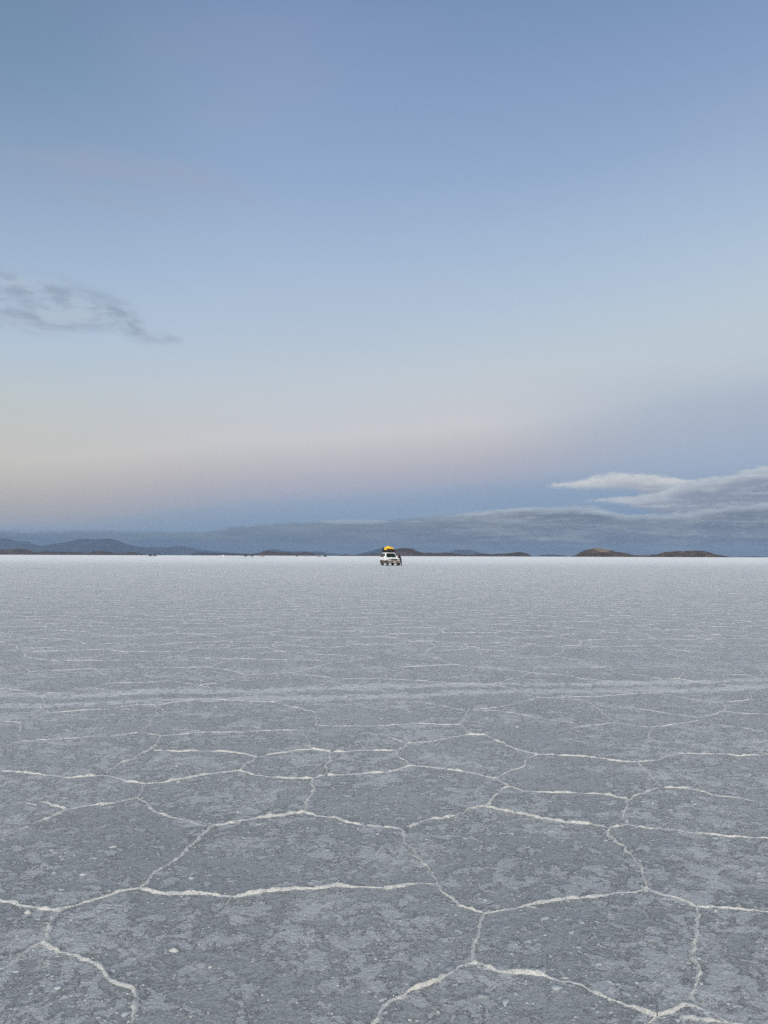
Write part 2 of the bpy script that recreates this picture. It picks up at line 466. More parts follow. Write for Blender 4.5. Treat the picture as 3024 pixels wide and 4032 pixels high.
def traced():
    out = []
    for (ox, oy), txt in (BL, BR, TL, TR):
        for part in txt.replace('\n', '|').split('|'):
            pts = [tuple(float(v) for v in p.split(',')) for p in part.split()]
            out.append([gpt(ox + 0.9114 * x, oy + 0.9114 * y) for x, y in pts])
    return out


def in_traced(x, y):
    return y < CRACK_T and y > 1.95 and abs(x) < 0.53 * y + 0.15


def grown():
    pts = []
    y = -6.0
    while y < 89:
        w = min(10 + 0.75 * abs(y), 66)
        s = 0.98
        xs = np.arange(-w, w, s)
        off = rng.random() * s
        for xx in xs:
            pts.append((xx + off + rng.uniform(-0.42, 0.42), y + rng.uniform(-0.40, 0.40)))
        y += s * 0.86
    P = [Vector(p) for p in pts]
    v, e, f, *_ = delaunay_2d_cdt(P, [], [], 0, 1e-6)
    cc = []
    for t in f:
        a, b_, c = (v[i] for i in t[:3])
        D = 2 * (a.x * (b_.y - c.y) + b_.x * (c.y - a.y) + c.x * (a.y - b_.y))
        if abs(D) < 1e-9: cc.append(None); continue
        ux = (a.dot(a) * (b_.y - c.y) + b_.dot(b_) * (c.y - a.y) + c.dot(c) * (a.y - b_.y)) / D
        uy = (a.dot(a) * (c.x - b_.x) + b_.dot(b_) * (a.x - c.x) + c.dot(c) * (b_.x - a.x)) / D
        cc.append((ux, uy))
    ed = {}
    for i, t in enumerate(f):
        for k in range(3):
            ed.setdefault(tuple(sorted((t[k], t[(k + 1) % 3]))), []).append(i)
    out = []
    for fs in ed.values():
        if len(fs) != 2 or cc[fs[0]] is None or cc[fs[1]] is None: continue
        a, b_ = cc[fs[0]], cc[fs[1]]
        L = math.dist(a, b_)
        if L < 0.02 or L > 3: continue
        mx, my = (a[0] + b_[0]) / 2, (a[1] + b_[1]) / 2
        if in_traced(mx, my) or math.hypot(mx, my) > 88: continue
        if in_traced(*a) and in_traced(*b_): continue
        if random.random() < 0.10 + 0.85 * min(1, max(0, (math.hypot(mx, my) - 52) / 36)): continue
        out.append([a, b_])
    return out


def smooth_noise(s, wave, ph):
    k = s / wave + ph
    i = np.floor(k).astype(int)
    t = k - i; t = t * t * (3 - 2 * t)
    def h(n):
        q = np.sin(n * 127.1 + ph * 311.7) * 43758.5453
        return (q - np.floor(q)) * 2 - 1
    return h(i) * (1 - t) + h(i + 1) * t


def build_ridges():
    V, Q = [], []
    nv = 0
    chips_at = []
    polys = traced() + grown()
    grid = {}
    for pi, poly in enumerate(polys):
        for q in poly: grid.setdefault((round(q[0] / 0.08), round(q[1] / 0.08)), set()).add(pi)
    def is_free(pi, q):
        a, b_ = round(q[0] / 0.08), round(q[1] / 0.08)
        return not any(grid.get((a + i, b_ + j), set()) - {pi} for i in (-1, 0, 1) for j in (-1, 0, 1))
    for pi, poly in enumerate(polys):
        p = np.array(poly, dtype=float)
        f0, f1 = is_free(pi, poly[0]), is_free(pi, poly[-1])
        seg = np.hypot(*np.diff(p, axis=0).T)
        cum = np.concatenate([[0], np.cumsum(seg)])
        L = cum[-1]
        if L < 0.02: continue
        D = max(2.0, math.hypot(*p.mean(axis=0)))
        ds = 0.009 if D < 4.5 else (0.0025 * D)
        n = max(4, int(L / ds))
        s = np.linspace(0, L, n)
        x, y = np.interp(s, cum, p[:, 0]), np.interp(s, cum, p[:, 1])
        tx, ty = np.gradient(x), np.gradient(y)
        tl = np.hypot(tx, ty) + 1e-9
        nx, ny = -ty / tl, tx / tl
        ph = random.random() * 50
        far = 1.0 - 0.4 * min(1, max(0, (D - 20) / 70))
        fade = np.minimum(1, np.minimum(s, L - s) / 0.10)
        lat = (smooth_noise(s, 0.16, ph) * 0.016 + smooth_noise(s, 0.055, ph + 3) * 0.008 + smooth_noise(s, 0.018, ph + 7) * 0.0045) * fade
        if D > CRACK_T: lat = lat * 1.8 + smooth_noise(s, 0.4, ph + 1) * 0.035 * fade
        x, y = x + nx * lat, y + ny * lat
        base = random.uniform(0.80, 1.10) * (1.0 if D < CRACK_T else 0.95)
        wmul = base * (1.0 + 0.22 * smooth_noise(s, 0.22, ph + 11) + 0.45 * smooth_noise(s, 0.03, ph + 13) + 0.25 * smooth_noise(s, 0.013, ph + 14) + 0.12 * np.maximum(0, smooth_noise(s, 0.5, ph + 17) - 0.3))
        hmul = base * (1.0 + 0.35 * smooth_noise(s, 0.15, ph + 19) + 0.45 * smooth_noise(s, 0.026, ph + 23))
        tap = np.ones(n)
        if f0: tap = np.minimum(tap, s / 0.35)
        if f1: tap = np.minimum(tap, (L - s) / 0.35)
        bury = np.clip(0.9 + 1.3 * smooth_noise(s, 0.11, ph + 61) + 0.6 * smooth_noise(s, 0.035, ph + 63), 0.34, 1.15)
        wmul = wmul * tap * (0.55 + 0.45 * bury); hmul = hmul * tap * bury
        w = np.maximum(0.0004, (0.0066 if D < 6 else (0.0052 if D < 11 else 0.0085)) * wmul)
        h = np.maximum(0.0004, (0.0088 if D < 6 else 0.0046) * hmul * far)
        offs = [(-1.0, -0.004), (-0.62, 0.62), (0.05, 1.0), (0.66, 0.55), (1.0, -0.004)]
        ring = []
        for k, (a, c) in enumerate(offs):
            ja = smooth_noise(s, 0.014 + 0.002 * k, ph + 31 + k) * 0.22
            jc = smooth_noise(s, 0.013 + 0.002 * k, ph + 41 + k) * 0.28
            if k in (0, 4):
                zz = np.full(n, -0.001); jj = a * (1 + np.abs(ja) * 1.6) * 1.25
            else:
                zz = h * np.maximum(0.12, c + jc); jj = a + ja
            ring.append(np.stack([x + nx * w * jj, y + ny * w * jj, zz], axis=1))
        A = np.stack(ring, axis=1).reshape(-1, 3)
        i = np.arange(n - 1)[:, None] * 5 + np.arange(4)[None, :]
        q = np.stack([i, i + 1, i + 6, i + 5], axis=-1).reshape(-1, 4) + nv
        V.append(A); Q.append(q); nv += len(A)
        if D < 7.5:
            for _ in range(int(L / (0.010 if D < 4.5 else 0.04))):
                k = random.randrange(n)
                if random.random() > bury[k] * tap[k]: continue
                chips_at.append((x[k] + random.gauss(0, 0.007), y[k] + random.gauss(0, 0.007), random.uniform(0.002, 0.0065), h[k] * 0.45))
    me = np_mesh('salt_ridges', np.concatenate(V), np.concatenate(Q))
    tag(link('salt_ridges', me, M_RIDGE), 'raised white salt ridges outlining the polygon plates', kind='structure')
    return chips_at


chips_at = build_ridges()


def build_crumbs(extra):
    """loose chips of salt lying on the plates"""
    base_v = np.array([(0, 0, 1), (1, 0, .1), (.4, .9, .15), (-.6, .8, 0), (-1, -.1, .1), (-.5, -.8, .05), (.5, -.9, .1), (0, 0, -1)], float)
    base_t = [(0, i, i % 6 + 1) for i in range(1, 7)] + [(7, i % 6 + 1, i) for i in range(1, 7)]
    V, T = [], []
    spots = list(extra)
    for _ in range(2600):
        yy = 1.6 + 9.0 * random.random() ** 1.5
        xx = random.uniform(-1, 1) * (0.6 * yy + 0.5)
        if mnoise.noise(Vector((xx * 1.4, yy * 1.4, 5))) < -0.05 and random.random() < 0.85: continue
        big = random.random() < 0.05
        spots.append((xx, yy, random.uniform(0.008, 0.018) if big else random.uniform(0.0025, 0.0065), 0.0))
    for k, (xx, yy, s, z0) in enumerate(spots):
        a = random.random() * 6.28
        c, sn = math.cos(a), math.sin(a)
        v = base_v * (s * random.uniform(.8, 1.5), s * random.uniform(.6, 1.1), s * random.uniform(.3, .7))
        v = v * rng.uniform(0.75, 1.25, v.shape)
        v = np.stack([v[:, 0] * c - v[:, 1] * sn + xx, v[:, 0] * sn + v[:, 1] * c + yy, v[:, 2] + z0], axis=1)
        V.append(v); T += [(a_ + k * 8, b_ + k * 8, c_ + k * 8) for a_, b_, c_ in base_t]
    me = np_mesh('salt_crumbs', np.concatenate(V), None, T)
    tag(link('salt_crumbs', me, M_RIDGE), 'loose white crumbs of salt strewn over the crust', 'salt crumbs', kind='stuff')


build_crumbs(chips_at)


def build_flakes(near):
    """thin loose plates of crust, from one to six centimetres across, lying flat"""
    V, T = [], []
    nv = 0
    spots = []
    for (x, y, _, _) in near:
        if random.random() < 0.16: spots.append((x + random.gauss(0, 0.02), y + random.gauss(0, 0.02), random.uniform(0.004, 0.013)))
    for _ in range(9000):
        yy = 1.7 + 9.5 * random.random() ** 1.3
        xx = random.uniform(-1, 1) * (0.6 * yy + 0.5)
        q = mnoise.noise(Vector((xx * 1.1, yy * 1.1, 9))) + 0.5 * mnoise.noise(Vector((xx * 4, yy * 4, 3)))
        if q < 0.05: continue
        spots.append((xx, yy, random.uniform(0.003, 0.008) if random.random() < 0.90 else random.uniform(0.008, 0.019)))
    for (x, y, s) in spots:
        n = random.randint(6, 10)
        ph = random.random() * 6.28
        tilt = (random.gauss(0, 0.08), random.gauss(0, 0.08))
        st_ = random.uniform(1.0, 1.8)
        th = min(0.0028, s * 0.22)
        ring = []
        for k in range(n):
            a = k / n * 6.28318
            r = s * random.uniform(0.35, 1.25)
            px_, py_ = math.cos(a) * r * st_, math.sin(a) * r
            ring.append((x + px_ * math.cos(ph) - py_ * math.sin(ph), y + px_ * math.sin(ph) + py_ * math.cos(ph), px_ * tilt[0] + py_ * tilt[1]))
        for (a, b_, c_) in ring: V.append((a, b_, -0.002))
        for (a, b_, c_) in ring: V.append((x + (a - x) * 0.9, y + (b_ - y) * 0.9, th + c_))
        V.append((x, y, th * 1.15))
        for k in range(n):
            k2 = (k + 1) % n
            T += [(nv + k, nv + k2, nv + n + k2), (nv + k, nv + n + k2, nv + n + k), (nv + n + k, nv + n + k2, nv + 2 * n)]
        nv += 2 * n + 1
    me = np_mesh('salt_flakes', V, None, T)
    tag(link('salt_flakes', me, simple('salt_flake_crust', (0.285, 0.315, 0.335), 0.8, 0, 0.30, 22)), 'thin pale flakes of broken salt crust lying between the ridges', 'salt flakes', kind='stuff')


build_flakes(chips_at)

# ------------------------------------------------------------ puddles in the salt
M_WATER = simple('brine_water', (0.20, 0.22, 0.24), 0.25, 0, 0.1, 3.0)


def puddle(px, py, wpx, label, dm, length=None):
    off = py - yh(px)
    D = F * CAM_H / off
    X = (px - 1512) / F * D
    w = wpx / F * D / 2
    bm = bmesh.new()
    N = 40
    vs = []
    for k in range(N):
        a = k / N * 2 * math.pi
        r = 1 + 0.22 * mnoise.noise(Vector((math.cos(a) * 1.5, math.sin(a) * 1.5, px)))
        vs.append(bm.verts.new((X + math.cos(a) * w * r, D + math.sin(a) * dm * r, 0.004)))
    bm.faces.new(vs)
    o = link('puddle', bm_mesh('puddle', bm), M_WATER)
    tag(o, label, kind='structure')


puddle(1534, 2238, 13, 'small dark brine hole in the salt just in front of the four-wheel drive', 1.6)
puddle(150, 2239.5, 36, 'widest dark brine puddle at the left edge of the flat', 1.5)
puddle(288, 2215, 17, 'short dark brine puddle left of centre, farther off', 2.2)
puddle(350, 2205.5, 14, 'faint brine puddle nearest the left hills', 4.0)
puddle(968, 2196.8, 236, 'long thin wet strip in front of the distant parked cars', 22)
puddle(2565, 2234, 28, 'thin brine puddle in front of the right island', 2.0)
puddle(2750, 2215, 26, 'thin brine puddle before the farther right island hill', 4.5)

# ------------------------------------------------------------ hills and mountains
def rock_mat(name, dark, light, patch=None, scale=1.0):
    m, nt, b, P = new_mat(name)
    n = noise(nt, P, 0.006 * scale, 8, 0.62, 0.6)
    n2 = noise(nt, P, 0.05 * scale, 5, 0.6)
    c = mixc(nt, (n * 0.7 + n2 * 0.3).ss(0.38, 0.62), dark, light)
    if patch:
        (cx, cz, rx, rz), pc = patch
        sp = nt.nodes.new('ShaderNodeSeparateXYZ'); nt.links.new(P.s, sp.inputs[0])
        X, Z = S(nt, sp.outputs[0]), S(nt, sp.outputs[2])
        dx, dz = (X - cx) / rx, (Z - cz) / rz
        q = dx * dx + dz * dz + (n - 0.5) * 3.4
        c = mixc(nt, q.ss(1.25, 0.9), c, pc)
    nt.links.new(c.s, b.inputs['Base Color'])
    b.inputs['Roughness'].default_value = 0.95
    b.inputs['Specular IOR Level'].default_value = 0.1
    return m


def hill(prof, D, mat, label, origin=None, sc=0.458, depth=3.2, rugged=0.10, nx=None):
    """prof: outline points measured in the picture; gives a ridge of real width and depth at distance D"""
    ox, oy = origin
    P = sorted((ox + sc * a, oy + sc * b) for a, b in prof)
    xs = np.array([p[0] for p in P]); ys = np.array([p[1] for p in P])
    nx = nx or int(max(60, (xs[-1] - xs[0]) / 1.2))
    px = np.linspace(xs[0], xs[-1], nx)
    py = np.interp(px, xs, ys)
    k = np.array([1, 2, 3, 2, 1]) / 9.0
    py = np.convolve(np.pad(py, 2, mode='edge'), k, 'valid')
    H = np.array([max(0.0, (yh(a) - b)) for a, b in zip(px, py)]) / F * D
    X = (px - 1512) / F * D
    Hm = H.max()
    W = depth * Hm
    ny = 36
    vv = np.linspace(-1, 1, ny)
    seed = random.random() * 100
    V = np.zeros((ny, nx, 3))
    fs = 1.0 / (Hm * 1.6)
    for j, v in enumerate(vv):
        for i in range(nx):
            wl = W * (0.35 + 0.65 * H[i] / Hm)
            yy = D + v * wl
            sh = (1 - abs(v) ** 1.45)
            q = Vector((X[i] * fs, yy * fs, seed))
            g = mnoise.fractal(q, 0.9, 2.1, 5)
            rid = abs(mnoise.noise(q * 1.7))
            z = H[i] * sh * (1 + (g * 0.35 - rid * 0.9) * rugged * 4 * (abs(v) * (1 - abs(v)) * 3.2)) + Hm * 0.03 * g * rugged * 2 * sh
            V[j, i] = (X[i], yy, z * (1 if sh > 0.01 else 0) - (2.0 if (abs(v) > 0.99) else 0) - 0.02 * Hm * 0)
    V[:, 0, 2] = np.minimum(V[:, 0, 2], -1); V[:, -1, 2] = np.minimum(V[:, -1, 2], -1)
    idx = np.arange(ny * nx).reshape(ny, nx)
    q = np.stack([idx[:-1, :-1], idx[:-1, 1:], idx[1:, 1:], idx[1:, :-1]], axis=-1).reshape(-1, 4)
    me = np_mesh('hills', V.reshape(-1, 3), q, None, smooth=True)
    tag(link('hills', me, mat), label, kind='structure')


c2, c3, c4, c5 = (0, 2040), (760, 2040), (1500, 2040), (2200, 2040)
M_FAR = rock_mat('far_mountain_rock', (0.038, 0.043, 0.052), (0.056, 0.060, 0.070), scale=0.15)
M_MID = rock_mat('brown_hill_rock', (0.055, 0.047, 0.047), (0.092, 0.079, 0.076), scale=0.7)
M_ISL2 = rock_mat('island_rock', (0.042, 0.033, 0.031), (0.115, 0.092, 0.080), scale=1.5)
D1 = 8200.0
cx = (2358 - 1512) / F * D1
M_ISL1 = rock_mat('island_rock_with_pale_top', (0.045, 0.036, 0.033), (0.108, 0.088, 0.077),
                  (((2200 + .4967 * 330 - 1512) / F * D1, 80.0, 90.0, 26.0), (0.19, 0.150, 0.118)), scale=1.5)

hill([(-520, 240), (-300, 200), (-120, 180), (0, 175), (60, 178), (130, 195), (170, 202), (240, 202), (280, 220), (330, 240), (370, 262), (450, 290), (560, 330)],
     61000, M_FAR, 'far blue mountain range at the left edge', c2)
hill([(180, 330), (260, 280), (330, 250), (400, 236), (480, 222), (560, 212), (620, 200), (680, 183), (720, 180), (800, 183), (850, 180), (950, 178), (1010, 190),
      (1080, 222), (1150, 240), (1200, 250), (1260, 268), (1350, 300), (1450, 330)], 58000, M_FAR, 'broad far blue volcano left of centre', c2)
hill([(1080, 330), (1140, 275), (1200, 250), (1260, 250), (1310, 246), (1340, 254), (1400, 251), (1470, 246), (1540, 240), (1600, 244), (1659, 256), (1760, 274), (1900, 290), (2050, 300), (2200, 325)],
     63000, M_FAR, 'low far blue ridge right of the broad volcano', c2)
hill([(-30, 325), (0, 300), (50, 292), (120, 296), (200, 295), (280, 300), (400, 303), (520, 306), (640, 325)], 30000, M_FAR, 'low blue grey rise behind the distant parked cars', c3)
hill([(500, 325), (560, 300), (600, 284), (640, 270), (680, 264), (740, 272), (800, 282), (860, 288), (960, 284), (1040, 288), (1060, 284), (1110, 287), (1160, 300), (1250, 306), (1330, 325)],
     56000, M_FAR, 'faint blue hills behind the brown central hill', c3)
hill([(1380, 325), (1415, 308), (1450, 298), (1500, 290), (1540, 278), (1590, 262), (1625, 256), (1660, 262), (1720, 285), (1790, 312), (1830, 330)],
     50000, M_FAR, 'pointed far blue mountain behind the roof load', c3)
hill([(560, 335), (600, 292), (640, 268), (700, 270), (760, 268), (800, 278), (850, 295), (900, 330)], 61000, M_FAR, 'small flat topped blue volcano right of centre', c4)
hill([(1300, 334), (1325, 327), (1380, 318), (1440, 313), (1530, 316), (1590, 325), (1640, 334)], 30000, M_FAR, 'low blue hill left of the right island', c4)
hill([(1290, 322), (1330, 315), (1400, 313), (1450, 310), (1500, 312), (1540, 307), (1590, 312), (1670, 314), (1720, 322)], 30000, M_FAR, 'thin blue strip of land at the right edge', c5, .4967)
# brown hills
hill([(-260, 290), (-120, 275), (0, 272), (60, 270), (110, 267), (200, 265), (240, 275), (285, 290), (340, 296), (400, 283), (430, 290), (510, 291), (560, 293), (600, 292), (650, 290),
      (690, 298), (740, 303), (770, 300), (810, 285), (850, 282), (900, 286), (940, 292), (1000, 302), (1050, 306), (1080, 298), (1120, 292), (1170, 294), (1210, 305), (1250, 316), (1270, 321)],
     14000, M_MID, 'long row of low brown hills at the left', c2)
hill([(50, 322), (70, 316), (85, 311), (110, 311), (125, 315), (150, 313), (190, 312), (220, 317), (300, 312), (340, 306), (400, 307), (440, 305), (470, 312), (500, 322)],
     15000, M_MID, 'tiny brown rises behind the distant people', c3)
hill([(495, 322), (520, 305), (545, 300), (590, 295), (605, 285), (630, 278), (680, 284), (730, 293), (770, 288), (800, 290), (830, 297), (880, 298), (960, 292), (990, 293), (1040, 305), (1080, 316), (1100, 322)],
     13500, M_MID, 'brown hill with a knob left of the four-wheel drive', c3)
hill([(-380, 325), (-350, 318), (-315, 307), (-270, 312), (-210, 315), (-110, 311), (-50, 303), (0, 300), (60, 298), (90, 288), (105, 280), (130, 262), (160, 256), (200, 254), (265, 256), (290, 268), (330, 288), (380, 298),
      (420, 292), (460, 300), (500, 296), (540, 292), (590, 293), (640, 303), (700, 310), (760, 313), (800, 310), (840, 302), (880, 300), (920, 306), (940, 310), (990, 302), (1040, 304), (1090, 300),
      (1130, 297), (1190, 288), (1230, 295), (1270, 310), (1298, 326), (1310, 333)], 12000, M_MID, 'long brown ridge with a flat top behind the four-wheel drive', c4)
hill([(640, 312), (700, 306), (700, 292), (740, 291), (780, 290), (830, 274), (900, 266), (940, 263), (990, 268), (1020, 262), (1130, 262), (1180, 272), (1220, 285), (1240, 292), (1300, 302), (1370, 312), (1400, 318)],
     8600, M_ISL2, 'dark brown right island hill with a double hump', c5, .4967)
hill([(100, 314), (105, 303), (140, 290), (175, 268), (205, 255), (240, 248), (270, 243), (295, 238), (340, 240), (370, 248), (420, 258), (430, 264), (500, 275), (540, 280), (570, 290), (610, 296),
      (680, 298), (760, 303), (860, 314)], D1, M_ISL1, 'dark brown island hill with a pale tan top', c5, .4967)

# ------------------------------------------------------------ vehicle building
def box_bm(bm, c, s, taper=None):
    r = bmesh.ops.create_cube(bm, size=1)
    for v in r['verts']:
        x, y, z = v.co
        if taper and z > 0: x *= taper[0]; y *= taper[1]
        v.co = Vector((c[0] + x * s[0], c[1] + y * s[1], c[2] + z * s[2]))
    return r['verts']


def bevel(bm, w, seg=2):
    bmesh.ops.remove_doubles(bm, verts=bm.verts, dist=1e-5)
    es = [e for e in bm.edges if len(e.link_faces) == 2 and e.calc_face_angle(0) > 0.35]
    bmesh.ops.bevel(bm, geom=es, offset=w, segments=seg, profile=0.6, affect='EDGES', clamp_overlap=True)


def box(name, c, s, mat, parent, bev=0.01, taper=None, rx=0.0):
    bm = bmesh.new()
    box_bm(bm, (0, 0, 0), s, taper)
    if bev: bevel(bm, bev)
    if rx: bmesh.ops.rotate(bm, verts=bm.verts, cent=(0, 0, 0), matrix=Matrix.Rotation(rx, 3, 'X'))
    bmesh.ops.translate(bm, verts=bm.verts, vec=c)
    return link(name, bm_mesh(name, bm), mat, parent)


def profile_bm(prof, half, tuck=1.0, ztop=None):
    """extrude a side outline (y, z) across the width; points above ztop move inwards by tuck"""
    bm = bmesh.new()
    def hw(z): return half if ztop is None or z < ztop else half * tuck
    L = [bm.verts.new((-hw(z), y, z)) for y, z in prof]
    Rr = [bm.verts.new((hw(z), y, z)) for y, z in prof]
    bm.faces.new(L); bm.faces.new(list(reversed(Rr)))
    n = len(prof)
    for i in range(n):
        bm.faces.new((L[i], Rr[i], Rr[(i + 1) % n], L[(i + 1) % n]))
    bmesh.ops.recalc_face_normals(bm, faces=bm.faces)
    return bm


def arch(cy, r, z0, cz=0.39, n=9):
    """points of a wheel arch along the underside, towards +y"""
    a0 = math.asin(max(-1, min(1, (z0 - cz) / r)))
    return [(cy - r * math.cos(a), cz + r * math.sin(a)) for a in np.linspace(a0, math.pi - a0, n)]


def ring_mesh(name, prof, mat, parent, n=28):
    """lathe about the X axis; prof = (x, radius)"""
    bm = bmesh.new()
    rows = [[bm.verts.new((x, r * math.cos(k / n * 2 * math.pi), r * math.sin(k / n * 2 * math.pi))) for k in range(n)] for x, r in prof]
    for a, b in zip(rows, rows[1:]):
        for k in range(n):
            bm.faces.new((a[k], a[(k + 1) % n], b[(k + 1) % n], b[k]))
    if prof[0][1] > 0.001: bm.faces.new(rows[0])
    if prof[-1][1] > 0.001: bm.faces.new(list(reversed(rows[-1])))
    return link(name, bm_mesh(name, bm, False), mat, parent)


M_WHITE = simple('white_car_paint', (0.90, 0.90, 0.89), 0.28, 0, 0.04, 2)
M_TAN = simple('dusty_tan_cladding', (0.125, 0.115, 0.098), 0.6, 0, 0.25, 5)
M_BROWN = simple('dirty_brown_cladding', (0.085, 0.062, 0.052), 0.6, 0, 0.35, 5)
M_BLACK = simple('black_trim', (0.012, 0.012, 0.015), 0.7, spec=0.15)
M_GLASS = simple('dark_car_glass', (0.010, 0.018, 0.022), 0.10, 0, 0.1, 2, spec=0.12)
M_CHROME = simple('dull_chrome', (0.22, 0.22, 0.23), 0.25, 1.0)
M_LAMP = simple('clear_lamp_lens', (0.20, 0.21, 0.21), 0.12, 0.3)
M_RUBBER = simple('salty_rubber', (0.050, 0.045, 0.042), 0.85, 0, 0.4, 12)
M_RIM = simple('dusty_wheel_rim', (0.15, 0.14, 0.12), 0.5, 0.4, 0.2, 9)
M_PLATE = simple('pale_number_plate', (0.40, 0.40, 0.39), 0.5)
M_DARKPAINT = simple('dark_car_paint', (0.02, 0.022, 0.028), 0.3)
M_GREYPAINT = simple('grey_car_paint', (0.16, 0.17, 0.18), 0.35)
M_SILVER = simple('silver_car_paint', (0.5, 0.5, 0.5), 0.3, 0.3)
M_MARK = simple('faded_blue_door_mark', (0.35, 0.36, 0.40), 0.5)


def wheel(x, y, side, parent, full=True):
    w = ring_mesh('wheel', [(-0.13, 0.30), (-0.135, 0.35), (-0.10, 0.385), (0.10, 0.385), (0.135, 0.35), (0.13, 0.255), (0.11, 0.25), (0.11, 0.20)], M_RUBBER, parent, 28 if full else 14)
    w.location = (x, y, 0.385)
    if side < 0: w.rotation_euler = (0, 0, math.pi)
    if full:
        ring_mesh('rim', [(0.10, 0.25), (0.118, 0.24), (0.08, 0.19), (0.075, 0.09), (0.12, 0.07), (0.125, 0.02)], M_RIM, w, 24)
    return w


def make_suv(name, label, cat, paint, low, full=True, group=None, lowfront=None):
    """forward is -y, origin on the ground in the middle"""
    root = empty(name)
    tag(root, label, cat, group)
    lowfront = lowfront or low
    FY, RY = -1.43, 1.42
    z0, z1 = 0.36, 0.74
    # white upper body: bonnet, wings, doors
    up = [(-2.24, z1)] + [p for p in arch(FY, 0.50, z1)] + [p for p in arch(RY, 0.50, z1)] + [(2.36, z1), (2.42, 0.95), (2.38, 1.12), (2.30, 1.16),
          (-0.72, 1.16), (-0.95, 1.12), (-1.6, 1.075), (-2.16, 1.02), (-2.24, 0.97)]
    bm = profile_bm(up, 0.93)
    for v in bm.verts:
        if v.co.z > 1.0: v.co.x *= 0.955
        if v.co.y < -2.1: v.co.x *= 0.94
        if v.co.y > 2.3: v.co.x *= 0.95
    bevel(bm, 0.03)
    body = link('body', bm_mesh('body', bm), paint, root)
    lo = [(-2.20, z0)] + arch(FY, 0.49, z0) + arch(RY, 0.49, z0) + [(2.36, z0 + 0.05), (2.38, z1 - 0.004)] + [(RY + 0.36, z1 - 0.004)] 
    lo = [(-2.20, z0 + 0.02)] + arch(FY, 0.49, z0) + arch(RY, 0.49, z0) + [(2.37, z0 + 0.06), (2.38, z1 - 0.004)]
    bm = bmesh.new()
    # three pieces of cladding between the arches, joined into one mesh
    def piece(y0, y1, za, zb, w):
        box_bm(bm, (0, (y0 + y1) / 2, (za + zb) / 2), (w * 2, y1 - y0, zb - za))
    piece(FY + 0.47, RY - 0.47, z0, z1 - 0.004, 0.955)
    piece(RY + 0.47, 2.40, z0 + 0.04, z1 - 0.004, 0.93)
    bevel(bm, 0.025)
    link('lower_cladding', bm_mesh('lower_cladding', bm), low, root)
    # greenhouse
    yb0, yb1, yt0, yt1, zb, zt, wb, wt = -0.74, 2.34, -0.02, 2.10, 1.15, 1.80, 0.885, 0.71
    def gh(y0b, y1b, y0t, y1t, zb_, zt_, wb_, wt_):
        b = bmesh.new()
        vs = [b.verts.new(p) for p in [(-wb_, y0b, zb_), (wb_, y0b, zb_), (wb_, y1b, zb_), (-wb_, y1b, zb_), (-wt_, y0t, zt_), (wt_, y0t, zt_), (wt_, y1t, zt_), (-wt_, y1t, zt_)]]
        for f in [(0, 1, 5, 4), (1, 2, 6, 5), (2, 3, 7, 6), (3, 0, 4, 7), (4, 5, 6, 7), (3, 2, 1, 0)]: b.faces.new([vs[i] for i in f])
        return b
    b = gh(yb0, yb1, yt0, yt1, zb, zt, wb, wt); bevel(b, 0.05, 3)
    link('cabin', bm_mesh('cabin', b), paint, root)
    b = gh(yt0 - 0.03, yt1 + 0.02, yt0 + 0.12, yt1 - 0.10, zt - 0.012, zt + 0.055, wt - 0.01, wt - 0.10); bevel(b, 0.02)
    link('roof', bm_mesh('roof', b), paint, root)

    def pt(side, u, h):
        """point on a side of the cabin: u along y in metres at the belt, h 0..1 up"""
        z = zb + (zt - zb) * h
        x = side * (wb + (wt - wb) * h + 0.006)
        y0 = yb0 + (yt0 - yb0) * h; y1 = yb1 + (yt1 - yb1) * h
        return Vector((x, y0 + (y1 - y0) * u, z))

    def pane(name, ps, mat):
        bb = bmesh.new()
        vs = [bb.verts.new(p) for p in ps]
        f = bb.faces.new(vs)
        nrm = f.normal if f.normal.length else Vector((0, 0, 1))
        f.normal_update(); nrm = f.normal.copy()
        mid = sum(ps, Vector()) / len(ps)
        if nrm.dot(mid - Vector((0, 0.8, 1.3))) < 0: nrm = -nrm
        r = bmesh.ops.extrude_face_region(bb, geom=[f])
        ev = [g for g in r['geom'] if isinstance(g, bmesh.types.BMVert)]
        bmesh.ops.translate(bb, verts=ev, vec=nrm * 0.012)
        return link(name, bm_mesh(name, bb), mat, root)
    for side in (-1, 1):
        for u0, u1 in ((0.055, 0.345), (0.375, 0.64), (0.67, 0.95)):
            lead = 0.09 if u0 < 0.1 else 0.0
            pane('side_window', [pt(side, u0 + lead * 0.3, 0.06), pt(side, u1, 0.06), pt(side, u1, 0.88), pt(side, u0 + lead, 0.88)], M_GLASS)
    def fp(u, h, back=False):
        z = zb + (zt - zb) * h; w = wb + (wt - wb) * h
        y = (yb1 + (yt1 - yb1) * h + 0.006) if back else (yb0 + (yt0 - yb0) * h - 0.006)
        return Vector((u * w, y, z))
    pane('windscreen', [fp(-0.90, 0.05), fp(0.90, 0.05), fp(0.88, 0.90), fp(-0.88, 0.90)], M_GLASS)
    pane('rear_window', [fp(-0.85, 0.12, True), fp(0.85, 0.12, True), fp(0.82, 0.86, True), fp(-0.82, 0.86, True)], M_GLASS)
    for x in (-0.80, 0.80):
        for y in (FY, RY):
            wheel(x, y, 1 if x > 0 else -1, root, full)
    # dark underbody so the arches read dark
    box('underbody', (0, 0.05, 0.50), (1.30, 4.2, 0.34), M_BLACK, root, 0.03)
    for s in (-1, 1):
        box('headlight', (s * 0.665, -2.205, 0.885), (0.39, 0.10, 0.20), M_LAMP, root, 0.02)
        if full or True:
            mr = box('mirror', (s * 1.03, -0.50, 1.20), (0.20, 0.12, 0.17), paint if full else M_BLACK, root, 0.03)
